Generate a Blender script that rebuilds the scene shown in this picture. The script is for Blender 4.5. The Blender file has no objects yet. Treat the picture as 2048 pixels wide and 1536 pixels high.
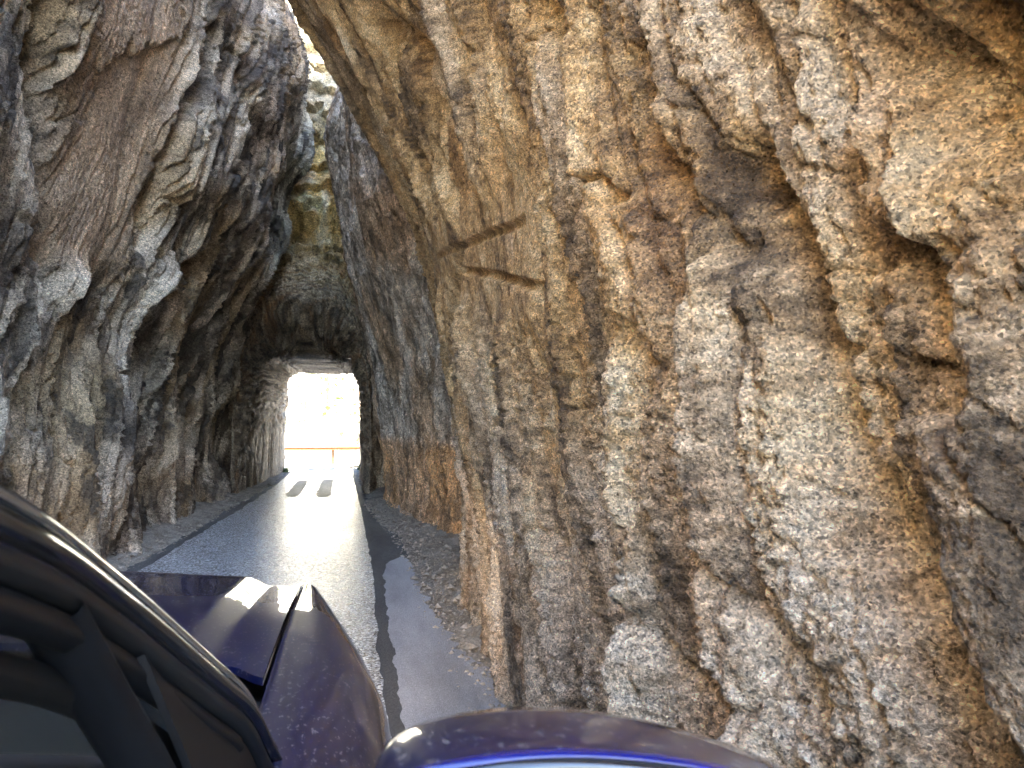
import bpy, math, random
import numpy as np
from mathutils import Vector
random.seed(7)
R = math.radians
scene = bpy.context.scene
col = scene.collection

# ------------------------------------------------------------------ camera, sky, sun, exposure
cam_d = bpy.data.cameras.new('camera')
cam = bpy.data.objects.new('camera', cam_d)
col.objects.link(cam)
cam.location = (0, 0, 1.5)
cam.rotation_euler = (R(90 + 3.56), 0, R(-13.39))
cam_d.sensor_width = 36
cam_d.lens = 36 * 1400 / 2048
cam_d.clip_start = .02
cam_d.clip_end = 3000
cam_d.dof.use_dof = True
cam_d.dof.focus_distance = 5.0
cam_d.dof.aperture_fstop = 11.0
scene.camera = cam

SUN_EL, SUN_AZ = R(45), math.atan2(.97, -.22)          # azimuth measured from +Y towards +X
world = bpy.data.worlds.new('World')
scene.world = world
world.use_nodes = True
wn = world.node_tree.nodes
sky = wn.new('ShaderNodeTexSky')
sky.sky_type = 'NISHITA'
sky.sun_disc = False
sky.sun_elevation = SUN_EL
sky.sun_rotation = SUN_AZ
bg = wn['Background']
bg.inputs['Strength'].default_value = .15
world.node_tree.links.new(sky.outputs[0], bg.inputs[0])

sun_d = bpy.data.lights.new('sun', 'SUN')
sun_d.energy = 5
sun_d.angle = R(.5)
sun_d.color = (1, .94, .84)
sun = bpy.data.objects.new('sun', sun_d)
col.objects.link(sun)
to_sun = Vector((math.sin(SUN_AZ) * math.cos(SUN_EL), math.cos(SUN_AZ) * math.cos(SUN_EL), math.sin(SUN_EL)))
sun.rotation_euler = to_sun.to_track_quat('Z', 'Y').to_euler()
sun.location = to_sun * 60

vs = scene.view_settings
vs.view_transform = 'Standard'
vs.look = 'None'
vs.gamma = 1
vs.use_curve_mapping = False
vs.exposure = 4.2
cy = scene.cycles
cy.max_bounces = 10
cy.diffuse_bounces = 5
cy.glossy_bounces = 5
cy.transmission_bounces = 6
cy.use_denoising = True
cy.use_adaptive_sampling = True
cy.adaptive_threshold = .03
cy.sample_clamp_indirect = 12
cy.caustics_reflective = False
cy.caustics_refractive = False


# ------------------------------------------------------------------ numeric noise
def _perm(seed):
    p = np.random.RandomState(seed).permutation(512).astype(np.int32)
    return np.concatenate([p, p, p])


_PC = {}
_A = np.arange(16) * (2 * np.pi / 16)
_GX, _GY = np.cos(_A).astype(np.float32), np.sin(_A).astype(np.float32)


def perlin(x, y, seed=0):
    if seed not in _PC:
        _PC[seed] = _perm(seed)
    p = _PC[seed]
    x = x.astype(np.float32)
    y = y.astype(np.float32)
    xf, yf = np.floor(x), np.floor(y)
    xi, yi = xf.astype(np.int32) & 511, yf.astype(np.int32) & 511
    x, y = x - xf, y - yf
    u, v = x * x * x * (x * (x * 6 - 15) + 10), y * y * y * (y * (y * 6 - 15) + 10)

    def g(i, j, dx, dy):
        k = p[p[(xi + i) & 511] + ((yi + j) & 511)] & 15
        return _GX[k] * dx + _GY[k] * dy
    a = g(0, 0, x, y)
    b = g(1, 0, x - 1, y)
    c = g(0, 1, x, y - 1)
    d = g(1, 1, x - 1, y - 1)
    a += u * (b - a)
    c += u * (d - c)
    return (a + v * (c - a)) * 1.5


def fbm(x, y, o=3, seed=0, g=.5):
    r, a = 0, 1.
    for i in range(o):
        r = r + a * perlin(x * 2 ** i, y * 2 ** i, seed + i)
        a *= g
    return r


def billow(x, y, seed=0, p=.75):
    return np.abs(perlin(x, y, seed)) ** p


def smooth(a, b, x):
    t = np.clip((x - a) / (b - a), 0, 1)
    return t * t * (3 - 2 * t)


def terrace(h, q, e=.7):
    """flat broken faces: steps of height q with a short riser"""
    t = h / q
    f = np.floor(t)
    return (f + smooth(e, 1., t - f)) * q


def cracks(x, y, seed, w):
    return np.exp(-(perlin(x, y, seed) / w) ** 2)


# ------------------------------------------------------------------ mesh helpers
def tag(o, label=None, cat=None, group=None, kind=None):
    for k, v in (('label', label), ('category', cat), ('group', group), ('kind', kind)):
        if v:
            o[k] = v
    return o


def raw_mesh(name, verts, quads, shade=True):
    """verts n x 3, faces m x 4 or m x 3 (numpy)"""
    verts = np.ascontiguousarray(verts, np.float32)
    quads = np.ascontiguousarray(quads, np.int32)
    m = bpy.data.meshes.new(name)
    m.vertices.add(len(verts))
    m.vertices.foreach_set('co', verts.ravel())
    k = quads.shape[1]
    m.loops.add(quads.size)
    m.loops.foreach_set('vertex_index', quads.ravel())
    m.polygons.add(len(quads))
    m.polygons.foreach_set('loop_start', np.arange(0, quads.size, k, dtype=np.int32))
    m.polygons.foreach_set('loop_total', np.full(len(quads), k, np.int32))
    m.polygons.foreach_set('use_smooth', np.full(len(quads), shade))
    m.update(calc_edges=True)
    m.validate()
    return m


def link(name, mesh, mat, parent=None):
    o = bpy.data.objects.new(name, mesh)
    col.objects.link(o)
    if mat:
        mesh.materials.append(mat)
    if parent:
        o.parent = parent
    return o


def grid_faces(nu, nv, flip=False, wrap=False):
    i, j = np.meshgrid(np.arange(nu if wrap else nu - 1), np.arange(nv - 1), indexing='ij')
    i2 = (i + 1) % nu
    q = np.stack([i * nv + j, i2 * nv + j, i2 * nv + j + 1, i * nv + j + 1], -1).reshape(-1, 4)
    return q[:, ::-1] if flip else q


def grid_obj(name, P, mat, parent=None, flip=False, wrap=False, off=(0, 0, 0), shade=True):
    nu, nv = P.shape[:2]
    return link(name, raw_mesh(name, P.reshape(-1, 3) - np.array(off), grid_faces(nu, nv, flip, wrap), shade), mat, parent)


def catmull(pts, n=24, closed=False):
    p = np.array(pts, float)
    if closed:
        p = np.vstack([p[-1], p, p[0], p[1]])
    else:
        p = np.vstack([2 * p[0] - p[1], p, 2 * p[-1] - p[-2]])
    out = []
    t = np.linspace(0, 1, n, endpoint=False)[:, None]
    for i in range(1, len(p) - 2):
        a, b, c, d = p[i - 1], p[i], p[i + 1], p[i + 2]
        out.append(.5 * ((2 * b) + (c - a) * t + (2 * a - 5 * b + 4 * c - d) * t ** 2 + (-a + 3 * b - 3 * c + d) * t ** 3))
    if not closed:
        out.append(p[-2][None])
    return np.vstack(out)


class Plan:
    """a plan curve (x, y) read by arc length; s equals y where the curve crosses y_ref"""
    def __init__(self, pts, y_ref):
        c = catmull(pts, 40)
        d = np.concatenate([[0], np.cumsum(np.hypot(*np.diff(c, axis=0).T))])
        k = np.argmin(abs(c[:, 1] - y_ref))
        self.s = d - d[k] + y_ref
        self.c = c
        t = np.gradient(c, axis=0)
        t /= np.linalg.norm(t, axis=1)[:, None]
        self.t = t

    def at(self, s):
        f = lambda a: np.interp(s, self.s, a)
        return f(self.c[:, 0]), f(self.c[:, 1]), f(self.t[:, 0]), f(self.t[:, 1])


def samples(a, b, step):
    """values from a to b, each step given by step(value)"""
    out = [a]
    while out[-1] < b:
        out.append(out[-1] + step(out[-1]))
    return np.array(out)


# ------------------------------------------------------------------ materials
def nmat(name):
    m = bpy.data.materials.new(name)
    m.use_nodes = True
    nt = m.node_tree
    return m, nt, nt.nodes['Principled BSDF']


class NB:
    def __init__(self, nt):
        self.nt = nt
        tc = nt.nodes.new('ShaderNodeTexCoord')
        self.co = tc.outputs['Object']

    def n(self, t, **kw):
        o = self.nt.nodes.new(t)
        for k, v in kw.items():
            setattr(o, k, v)
        return o

    def l(self, a, b):
        self.nt.links.new(a, b)

    def mapping(self, scale=(1, 1, 1), rot=(0, 0, 0), loc=(0, 0, 0)):
        m = self.n('ShaderNodeMapping')
        m.inputs['Scale'].default_value = scale
        m.inputs['Rotation'].default_value = rot
        m.inputs['Location'].default_value = loc
        self.l(self.co, m.inputs[0])
        return m.outputs[0]

    def noise(self, scale, detail=5, rough=.55, vec=None, dist=0):
        t = self.n('ShaderNodeTexNoise')
        t.inputs['Scale'].default_value = scale
        t.inputs['Detail'].default_value = detail
        t.inputs['Roughness'].default_value = rough
        t.inputs['Distortion'].default_value = dist
        self.l(vec or self.co, t.inputs['Vector'])
        return t.outputs[0]

    def voro(self, scale, vec=None, feature='F1', out='Distance', rnd=1):
        t = self.n('ShaderNodeTexVoronoi', feature=feature)
        t.inputs['Scale'].default_value = scale
        t.inputs['Randomness'].default_value = rnd
        self.l(vec or self.co, t.inputs['Vector'])
        return t.outputs[out]

    def ramp(self, v, stops, mode='LINEAR'):
        r = self.n('ShaderNodeValToRGB')
        r.color_ramp.interpolation = mode
        e = r.color_ramp.elements
        while len(e) < len(stops):
            e.new(.5)
        for q, (p, c) in zip(e, stops):
            q.position = p
            q.color = (c, c, c, 1) if isinstance(c, (int, float)) else (*c, 1)
        self.l(v, r.inputs[0])
        return r.outputs[0]

    def mix(self, f, a, b, mode='MIX'):
        m = self.n('ShaderNodeMix', data_type='RGBA', blend_type=mode)
        for s, v in ((m.inputs[0], f), (m.inputs[6], a), (m.inputs[7], b)):
            if isinstance(v, (int, float)):
                s.default_value = v if s.type == 'VALUE' else (v, v, v, 1)
            elif isinstance(v, tuple):
                s.default_value = (*v, 1)
            else:
                self.l(v, s)
        return m.outputs[2]

    def math(self, op, a, b=0., c=None, clamp=False):
        m = self.n('ShaderNodeMath', operation=op, use_clamp=clamp)
        for s, v in zip(m.inputs, (a, b, c)):
            if v is None:
                continue
            if isinstance(v, (int, float)):
                s.default_value = v
            else:
                self.l(v, s)
        return m.outputs[0]

    def bump(self, h, dist, strength=1., prev=None):
        b = self.n('ShaderNodeBump')
        b.inputs['Strength'].default_value = strength
        b.inputs['Distance'].default_value = dist
        self.l(h, b.inputs['Height'])
        if prev:
            self.l(prev, b.inputs['Normal'])
        return b.outputs[0]

    def xyz(self):
        s = self.n('ShaderNodeSeparateXYZ')
        self.l(self.co, s.inputs[0])
        return s.outputs


def rock_mat(name, grain=70, rough=.6, fine=1.):
    """granite: the large colour fields come from the mesh attribute 'rock' (numeric noise), crystals and fine relief from nodes"""
    m, nt, b = nmat(name)
    k = NB(nt)
    at = k.n('ShaderNodeAttribute', attribute_name='rock')
    small = k.noise(grain * .5, 4, .75)
    cell = k.voro(grain * 1.7, out='Color')
    cs = k.n('ShaderNodeSeparateColor')
    k.l(cell, cs.inputs[0])
    base = k.mix(1., at.outputs['Color'], k.ramp(small, [(.30, .34), (.44, .80), (.56, 1.10), (.70, 1.6)]), 'MULTIPLY')
    base = k.mix(1., base, k.ramp(cs.outputs[0], [(0, .35), (.22, .8), (.7, 1.15), (1, 1.7)]), 'MULTIPLY')
    k.l(base, b.inputs['Base Color'])
    k.l(k.ramp(cs.outputs[1], [(.0, rough + .2), (.84, rough), (.93, .2)]), b.inputs['Roughness'])
    b.inputs['Specular IOR Level'].default_value = .5
    hgt = k.math('ADD', k.math('MULTIPLY', small, .030 * fine), k.math('MULTIPLY', cs.outputs[2], .0035 * fine))
    k.l(k.bump(hgt, 1., .85), b.inputs['Normal'])
    return m


def plain(name, c, rough=.5, metal=0., coat=0., spec=.5, noise_amt=.25, scale=30, bump=0.):
    m, nt, b = nmat(name)
    k = NB(nt)
    v = k.noise(scale, 5, .6)
    k.l(k.mix(1., (*c,), k.ramp(v, [(.3, 1 - noise_amt), (.7, 1 + noise_amt)]), 'MULTIPLY'), b.inputs['Base Color'])
    b.inputs['Roughness'].default_value = rough
    b.inputs['Metallic'].default_value = metal
    b.inputs['Coat Weight'].default_value = coat
    b.inputs['Coat Roughness'].default_value = .03
    b.inputs['Specular IOR Level'].default_value = spec
    if bump:
        k.l(k.bump(v, bump, .6), b.inputs['Normal'])
    return m


M_tan = rock_mat('golden_granite', 120, .6, 1.5)
M_grey = rock_mat('grey_granite', 60, .7, 1.6)
M_slab = rock_mat('slab_granite', 34, .6, 1.4)
M_portal = rock_mat('ochre_granite', 30, .6, 1.8)


def lerp(a, b, t):
    return a + (np.array(b, np.float32) - a) * t[..., None]


def ramp3(t, stops):
    """t -> colour through (position, rgb) stops"""
    p = [q[0] for q in stops]
    return np.stack([np.interp(t, p, [q[1][i] for q in stops]) for i in range(3)], -1).astype(np.float32)


def set_rock(o, C):
    """C n x 3 colours on the vertices"""
    a = o.data.attributes.new('rock', 'FLOAT_COLOR', 'POINT')
    C = np.maximum(C.reshape(-1, 3), .008)
    C = C * np.minimum(1, .72 / C.max(1))[:, None]
    a.data.foreach_set('color', np.concatenate([C, np.ones((len(C), 1))], 1).astype(np.float32).ravel())


# ------------------------------------------------------------------ cliffs
def cliff(name, plan, s, zt, lean, disp, mat, side, top, shear_t=.3, out=9., colour=None, label=None, zs=None):
    """a cliff on plan curve: rows of height zt (last one = crest), displaced towards the road (side = -1 for a cliff on
    the right, +1 on the left); behind the crest the mass runs back by `out` metres and down to the ground"""
    S, Z = np.meshgrid(s, zt, indexing='ij')
    x, y, tx, ty = plan.at(S)
    nx, ny = (-ty, tx) if side < 0 else (ty, -tx)
    h = disp(S, Z, y)
    P = np.stack([x + nx * h + side * lean(y, Z), y + ny * h, Z], -1)
    P[..., 0] += tx * h * shear_t
    P[..., 1] += ty * h * shear_t
    C = colour(S, Z, y)
    f = np.ones(len(s)) if zs is None else zs(s)
    P[..., 2] = np.where(P[..., 2] > 0, P[..., 2] * f[:, None], P[..., 2])
    rows, cols = [P], [C]
    crest = P[:, -1]
    for k, (o, z) in enumerate(((.25, top + .7), (.6, top + 1.3), (1., top), (1.05, -.4))):
        q = crest.copy()
        q[:, 0] += -side * out * o
        q[:, 2] = z * f + .8 * perlin(s * .5, s * 0 + k, 3)
        if k == 3:
            q[:, 2] = -.4
        rows.append(q[:, None])
        cols.append(C[:, -1:])
    P = np.concatenate(rows, 1)
    o = grid_obj(name, P, mat, flip=(side > 0))
    set_rock(o, np.concatenate(cols, 1))
    return tag(o, label, kind='structure')


def dist_poly(S, Z, pts):
    """distance in the wall's own plane to a polyline, and the position along it (0..1)"""
    best = np.full(S.shape, 9., np.float32)
    for (a, b), (c, d) in zip(pts[:-1], pts[1:]):
        vx, vy = c - a, d - b
        t = np.clip(((S - a) * vx + (Z - b) * vy) / (vx * vx + vy * vy), 0, 1)
        best = np.minimum(best, np.hypot(S - a - t * vx, Z - b - t * vy))
    return best


# near golden wall on the right
plan_r = Plan([(14, -9), (7.5, -6.2), (2.6, -3.2), (.95, -.4), (.80, 1.5), (.80, 3), (.88, 4.5), (1.0, 6), (1.12, 7), (1.35, 7.7), (1.95, 8.3),
               (2.9, 8.8)], 3)


def lean_r(y, z):
    w = .30 + .70 * smooth(1.5, 6.2, y)
    w = w * smooth(-4, 1, y)
    base = np.interp(z, [0, .8, 1.8, 2.5, 3.4, 4.1, 4.8, 5.7, 7, 9, 13], [0, 0, .16, .26, .46, .80, 1.15, 1.70, 1.7, .7, -.6])
    return base * w


CREV = [  # (half width, depth, polyline in (s, z))
    (.050, .22, [(2.33, 3.03), (2.14, 2.71), (2.01, 2.44), (1.97, 2.16), (1.86, 1.92), (1.85, 1.72), (1.87, 1.51), (1.87, 1.35)]),
    (.050, .15, [(1.87, 1.35), (1.94, 1.14), (2.05, 0.93), (1.97, 0.72)]),
    (.035, .15, [(1.3, 2.05), (1.22, 1.9), (1.15, 1.78), (1.12, 1.64), (1.12, 1.52), (1.06, 1.41), (1.04, 1.34)]),
    (.035, .15, [(0.93, 1.78), (0.87, 1.69), (0.84, 1.62), (0.82, 1.55)]),
    (.045, .06, [(1.74, 1.79), (1.62, 1.72), (1.52, 1.64), (1.56, 1.57)]),
    (.050, .18, [(0.94, 2.12), (0.88, 2.06), (0.85, 1.97)]),
    (.045, .20, [(0.78, 2.06), (0.75, 1.98), (0.73, 1.89), (0.7, 1.83)]),
    (.050, .12, [(4.41, 3.29), (4.12, 2.87), (4.18, 2.61), (4.65, 2.36), (5.18, 2.0)]),
    (.040, .11, [(2.65, 2.77), (2.61, 2.43), (2.68, 2.01), (2.75, 1.61), (2.86, 1.2), (2.75, 0.85)]),
    (.120, .22, [(4.99, 4.43), (4.5, 4.1), (4.21, 3.79), (4.22, 3.52)]),
    (.022, .09, [(1.57, 2.34), (1.52, 2.14), (1.37, 1.97), (1.31, 1.87)]),
    (.020, .09, [(1.13, 1.5), (1.08, 1.46), (1.04, 1.37), (1.0, 1.3), (0.94, 1.25)]),
    (.025, .10, [(1.42, 1.47), (1.4, 1.34), (1.26, 1.18), (1.12, 1.08), (1.07, 1.02)]),
    (.022, .09, [(1.73, 1.31), (1.65, 1.22), (1.64, 1.07), (1.51, 0.95)]),
    (.020, .08, [(1.17, 2.33), (1.15, 2.2), (1.18, 2.09)]),
]
GROOVES = [  # half-round drill scars
    (.026, [(5.14, 2.78), (4.1, 2.59), (3.41, 2.48), (2.84, 2.38)]),
    (.026, [(4.26, 2.48), (3.38, 2.25), (2.72, 2.07)]),
]


def disp_r(s, z, y):
    wx = .22 * fbm(s * .9, z * .45, 3, 40)
    u = s - .22 * z + wx
    v = z + .25 * fbm(s * .8, z * .8, 2, 50)
    h = .20 * billow(u * 1.05 + 2.3, v * .15, 1, .85) + .13 * billow(u * 2.7, v * .18, 2, .8)
    low = h - .16
    a = .55 + .45 * smooth(-.3, .3, perlin(u * .9, v * .6, 12))
    h += .115 * a * billow(u * 5.0 + .30 * perlin(u * 3, v * 1.6, 17), v * .45, 3, .8)
    h += .058 * billow(u * 10.5 + .30 * perlin(u * 5, v * 2, 13), v * 1.0, 4)
    h += .026 * billow(u * 21 + .5 * perlin(u * 9, v * 5, 14), v * 6, 5)
    tq = h + .05 * fbm(u * 4, v * .5, 4, 19)
    h += .55 * (terrace(tq, .048) - tq)
    h -= .045 * cracks(u * 3.1 + .3 * perlin(u * 7, v * 5, 23), v * .9, 21, .03) + .014 * cracks(u * 4.3, v * 3.0 + .5 * perlin(u * 6, v * 6, 24), 22, .03)
    b2 = .4 + .6 * smooth(-.25, .3, perlin(u * 2.5, v * 1.2, 18))
    h += b2 * (.027 * billow(s * 24, z * 21, 8) + .018 * billow(s * 47, z * 40, 6)) + .006 * perlin(s * 95, z * 80, 7)
    h -= .21
    near = np.full(s.shape, 9., np.float32)
    for r, pts in GROOVES:
        near = np.minimum(near, dist_poly(s, z, pts))
    w = .94 * (1 - smooth(.08, .40, near))
    h = h * (1 - w) + (.05 * perlin(s * .8, z * .7, 27) - .02 + .014 * billow(u * 18, v * 9, 8)) * w
    wob = .022 * fbm(s * 5, z * 2.0, 4, 60)
    for wd, dp, pts in CREV:
        d = dist_poly(s, z, pts) + wob
        h -= .9 * dp * np.exp(-np.clip(d, 0, 9) ** 1.5 / (1.2 * wd) ** 1.5)
    for r, pts in GROOVES:
        d = dist_poly(s, z, pts) + .08 * wob
        h -= np.sqrt(np.clip(r * r - d * d, 0, 1)) * 1.3
    h += .10 * np.exp(-z / .25) * smooth(3., 6., y)
    return h


s_r = samples(-10, plan_r.s[-1] - .01, lambda v: max(.0032, .0046 * math.hypot(v, .8)) if .45 < v < 8.3 else (.05 if v > -1.5 else .25))
z_r = np.concatenate([samples(-.15, 4.2, lambda v: .0062 + .0016 * abs(v - 1.5)), samples(4.25, 6.6, lambda v: .022), samples(6.8, 15, lambda v: .22)])


def col_r(s, z, y):
    u = s - .22 * z + .22 * fbm(s * .9, z * .45, 3, 40)
    med = .8 * fbm(u * 5, z * 1.2, 5, 70, .62)
    fin = fbm(s * 22, z * 18, 3, 76, .7)
    big = fbm(s * .9, z * .6, 3, 80)
    gold = ramp3(med + .45 * fin, [(-.8, (.09, .055, .027)), (-.25, (.35, .22, .10)), (.15, (.57, .385, .185)), (.7, (.74, .57, .34))])
    pale = ramp3(med + .45 * fin, [(-.8, (.10, .075, .05)), (-.25, (.33, .265, .19)), (.15, (.56, .475, .37)), (.7, (.76, .69, .58))])
    zl = z + .9 * big + .5 * med
    C = lerp(gold, pale, .8 * (1 - smooth(.9, 2.3, zl))[..., None][..., 0])
    pk = smooth(.15, .5, fbm(u * 1.6 + 7, z * .7, 4, 84))
    C = lerp(C, pale, .5 * pk)
    rust = smooth(.1, .8, fbm(u * 2.2 + 3, z * .6, 4, 88)) * .24
    C = lerp(C, np.array([.46, .21, .06]) * (1 + .5 * fin)[..., None], rust)
    lich = smooth(.2, .75, fbm(u * 3.6, z * .6 + 9, 5, 92, .65)) * .36
    C = lerp(C, np.array([.16, .11, .055]), lich) * (1.06 + .38 * (1 - smooth(.9, 2.0, z)))[..., None]  # pale low rock, lightened further in colour where the car blocks light
    return C


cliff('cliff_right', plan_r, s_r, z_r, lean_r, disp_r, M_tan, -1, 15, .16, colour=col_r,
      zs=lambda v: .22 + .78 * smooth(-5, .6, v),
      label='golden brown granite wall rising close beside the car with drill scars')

# grey rounded slab behind it, up to the tunnel mouth
plan_s = Plan([(3.6, 7.4), (2.5, 8.3), (1.75, 9.2), (1.42, 10.2), (1.15, 11.5), (.98, 13), (.86, 14.3), (.9, 15.0), (1.05, 15.5), (1.0, 16.2), (1.3, 17.5), (1.7, 19), (2.2, 21)], 12)


def lean_s(y, z):
    return np.interp(z, [0, .6, 1.4, 2.8, 3.8, 5.1, 7.4, 10, 13], [0, .05, .13, .28, .58, .95, 1.2, .7, -1.]) * smooth(7.4, 10.5, y)


def disp_s(s, z, y):
    wx = .3 * fbm(s * .6, z * .35, 3, 140)
    u = s + .18 * z + wx
    h = .20 * billow(u * .75 + .2, z * .2, 101, .9)
    far = smooth(13.2, 14.6, y)
    h += (.04 + .16 * far) * billow(u * 2.1, z * .35, 102)
    h += .04 * billow(u * 3, z * 1.4, 103)
    h += .030 * perlin(s * 6, z * 5, 104) + .018 * perlin(s * 13, z * 12, 105) + .010 * perlin(s * 28, z * 24, 106)
    h += .10 * np.exp(-z / .3)
    return h - .12


s_s = samples(plan_s.s[0] + .01, plan_s.s[-1] - .02, lambda v: .026)
z_s = np.concatenate([samples(-.15, 8.2, lambda v: .021), samples(8.4, 13, lambda v: .25)])


def col_s(s, z, y):
    med = fbm(s * 3, z * 1.6, 5, 170, .65)
    C = ramp3(med, [(-.8, (.13, .11, .095)), (-.1, (.29, .265, .24)), (.6, (.46, .44, .42))])
    brown = smooth(-.1, .4, fbm(s * .7, z * .5, 4, 175))
    C = lerp(C, np.array([.25, .17, .10]) * (1 + .6 * med)[..., None], .7 * brown)
    beam_glow = 1 - smooth(1.15, 1.4, z + .12 * fbm(s * 1.2, z, 3, 178))
    C = lerp(C, np.array([.42, .25, .11]) * (1 + .6 * med)[..., None], .55 * beam_glow)  # headlight glow also painted into the slab below the beam's cutoff
    lich = smooth(.3, .55, fbm(s * 2, z * 1.2, 5, 180, .65)) * .6
    return lerp(C, np.array([.07, .06, .05]), lich) * np.array([1.85, 1.70, 1.48])


cliff('cliff_slab', plan_s, s_s, z_s, lean_s, disp_s, M_slab, -1, 14, .15, 8, colour=col_s,
      label='smooth grey brown rock slab leaning beside the tunnel mouth')

# dark grey layered wall on the left
plan_l = Plan([(-9, -13), (-5.5, -6), (-3.5, -1), (-2.8, 4), (-2.58, 8), (-2.5, 11), (-2.46, 14), (-2.42, 16), (-2.5, 17.5), (-2.8, 19), (-3.2, 21)], 10)


def lean_l(y, z):
    near = np.interp(z, [0, 2.5, 4.5, 6, 8, 10, 13], [0, 0, .25, .45, .5, .3, -.4])
    far = np.interp(z, [0, 1.5, 3., 4.5, 6, 8, 10, 13], [-.05, -.05, .15, .75, 1.15, 1.35, 1.35, -1.])
    t = smooth(7, 13.5, y)
    return (near * (1 - t) + far * t) * smooth(-3, 3, y)


CREV_L = [
    (.13, .45, [(6.3, 5.6), (6.53, 4.72), (6.8, 4.0), (7.1, 3.3), (7.27, 2.7)]),
    (.10, .30, [(9.5, 6.6), (9.36, 6.0), (8.98, 4.7), (9.05, 3.7)]),
    (.12, .30, [(11.14, 5.73), (11.17, 4.33), (10.1, 3.2), (10.36, 1.87)]),
]


def disp_l(s, z, y):
    plate = np.exp(-(((s - 7.9 - .12 * (z - 4)) / .95) ** 4)) * smooth(2.9, 3.3, z) * (1 - smooth(6.2, 7., z))   # the broad smooth sheet
    wx = .28 * fbm(s * .55, z * .3, 3, 240)
    u = s - .26 * z + wx
    v = z + .15 * fbm(s * .7, z * .5, 2, 250)
    h = .20 * billow(u * .62 + 1.1, v * .10, 201, .85) + .13
    # overlapping plates: each rises slowly and breaks off sharply
    t = u * 1.15 + .35 * fbm(u * .8, v * .20, 4, 205)
    fr = t - np.floor(t)
    saw = fr * (1 - smooth(.90, 1., fr))
    h += .22 * saw * smooth(-.25, .35, perlin(u * .5, v * .5, 206)) * (1 - .8 * plate)
    t = u * 3.1 + .5 * fbm(u * 1.5, v * .26, 5, 207)
    fr = t - np.floor(t)
    a = smooth(-.2, .25, perlin(u * .8 + 5, v * .55, 208))
    a = (.35 + .65 * a) * (1 - .92 * plate)
    h += .24 * a * fr * (1 - smooth(.92, 1., fr))
    t = u * 8 + .7 * fbm(u * 3.5, v * .55, 4, 209)
    fr = t - np.floor(t)
    h += .10 * a * fr * (1 - smooth(.88, 1., fr))
    h += .05 * a * billow(u * 5, v * .8, 210)
    h += .030 * billow(u * 11, v * 2.2, 211) * (.35 + .65 * a)
    h += (1 - .6 * plate) * (.030 * billow(s * 9 + .5 * perlin(s * 4, z * 4, 216), z * 6, 217) + .024 * billow(s * 19, z * 13, 212) + .016 * billow(s * 36, z * 27, 213)) + .006 * perlin(s * 33, z * 25, 218)
    tq = h + .07 * fbm(u * 2.6, v * .28, 4, 219)
    h += .6 * (1 - .95 * plate) * (terrace(tq, .085) - tq)
    h -= (1 - .9 * plate) * .07 * cracks(u * 1.7 + .3 * perlin(u * 4, v * 2.5, 223), v * .45, 221, .03)
    # broken overhang: everything above a jagged tilted line stands proud
    edge = np.interp(s, [6.5, 7.3, 8.8, 10, 11.2, 12.5, 16.3], [2.2, 2.8, 3.0, 3.35, 4.3, 5.4, 7.4]) + .45 * fbm(s * .9, z * .3, 4, 214)
    h += .15 * smooth(-.25, .25, z - edge) * smooth(6.8, 8.5, y)
    for wd, dp, pts in CREV_L:
        d = dist_poly(s, z, pts) + .10 * fbm(s * 2.5, z * 1.2, 4, 260)
        h -= dp * np.exp(-np.clip(d, 0, 9) ** 1.5 / wd ** 1.5)
    crack = 4.95 + .75 * (s - 7.2) + .22 * fbm(s * 2.2, z * 0, 4, 262, .65)
    h += .07 * plate * smooth(-.02, .02, z - crack)
    h += .12 * np.exp(-z / .3)
    return h - .52


s_l = samples(-9, plan_l.s[-1] - .02, lambda v: max(.012, .0021 * v) if v > 5.2 else (.08 if v > 1 else .3))
z_l = np.concatenate([samples(-.15, 9.4, lambda v: .0185), samples(9.6, 13.5, lambda v: .22)])


def col_l(s, z, y):
    plate = np.exp(-(((s - 7.9 - .12 * (z - 4)) / .95) ** 4)) * smooth(2.9, 3.3, z) * (1 - smooth(6.2, 7., z))
    u = s - .26 * z + .28 * fbm(s * .55, z * .3, 3, 240)
    med = fbm(u * 2.4, z * .9, 5, 270, .65)
    C = ramp3(med, [(-.8, (.05, .04, .033)), (-.25, (.19, .165, .14)), (.15, (.36, .32, .265)), (.7, (.54, .49, .42))])
    brown = np.maximum(smooth(.0, .45, fbm(u * .6 + 4, z * .4, 4, 275)), plate * smooth(-.9, .2, fbm(s * .6, z * .6, 3, 277)))
    C = lerp(C, np.array([.25, .185, .105]) * (1 + .55 * med)[..., None], .75 * brown)
    C = lerp(C, np.array([.40, .30, .215]) * (1 + .35 * med)[..., None], .8 * plate)
    back = smooth(13.5, 15.2, y) * smooth(3.5, 5.5, z)
    C = lerp(C, np.array([.37, .39, .33]) * (1 + .5 * med)[..., None], .7 * back)
    lich = smooth(.25, .55, fbm(u * 1.8, z * .8 + 4, 5, 280, .65)) * .8 * (1 - .8 * plate)
    C = lerp(C, np.array([.04, .035, .03]), lich) * np.array([1.36, 1.29, 1.18])
    return lerp(C, np.array([.50, .37, .22]) * (1 + .4 * med)[..., None], .85 * (1 - smooth(-2, 5, y)))  # unseen near stretch coloured tan to warm the bounced light


cliff('cliff_left', plan_l, s_l, z_l, lean_l, disp_l, M_grey, 1, 13.5, -.35, colour=col_l,
      zs=lambda v: .45 + .55 * smooth(-9, -1, v),
      label='dark grey layered granite wall along the left side of the road')


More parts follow.
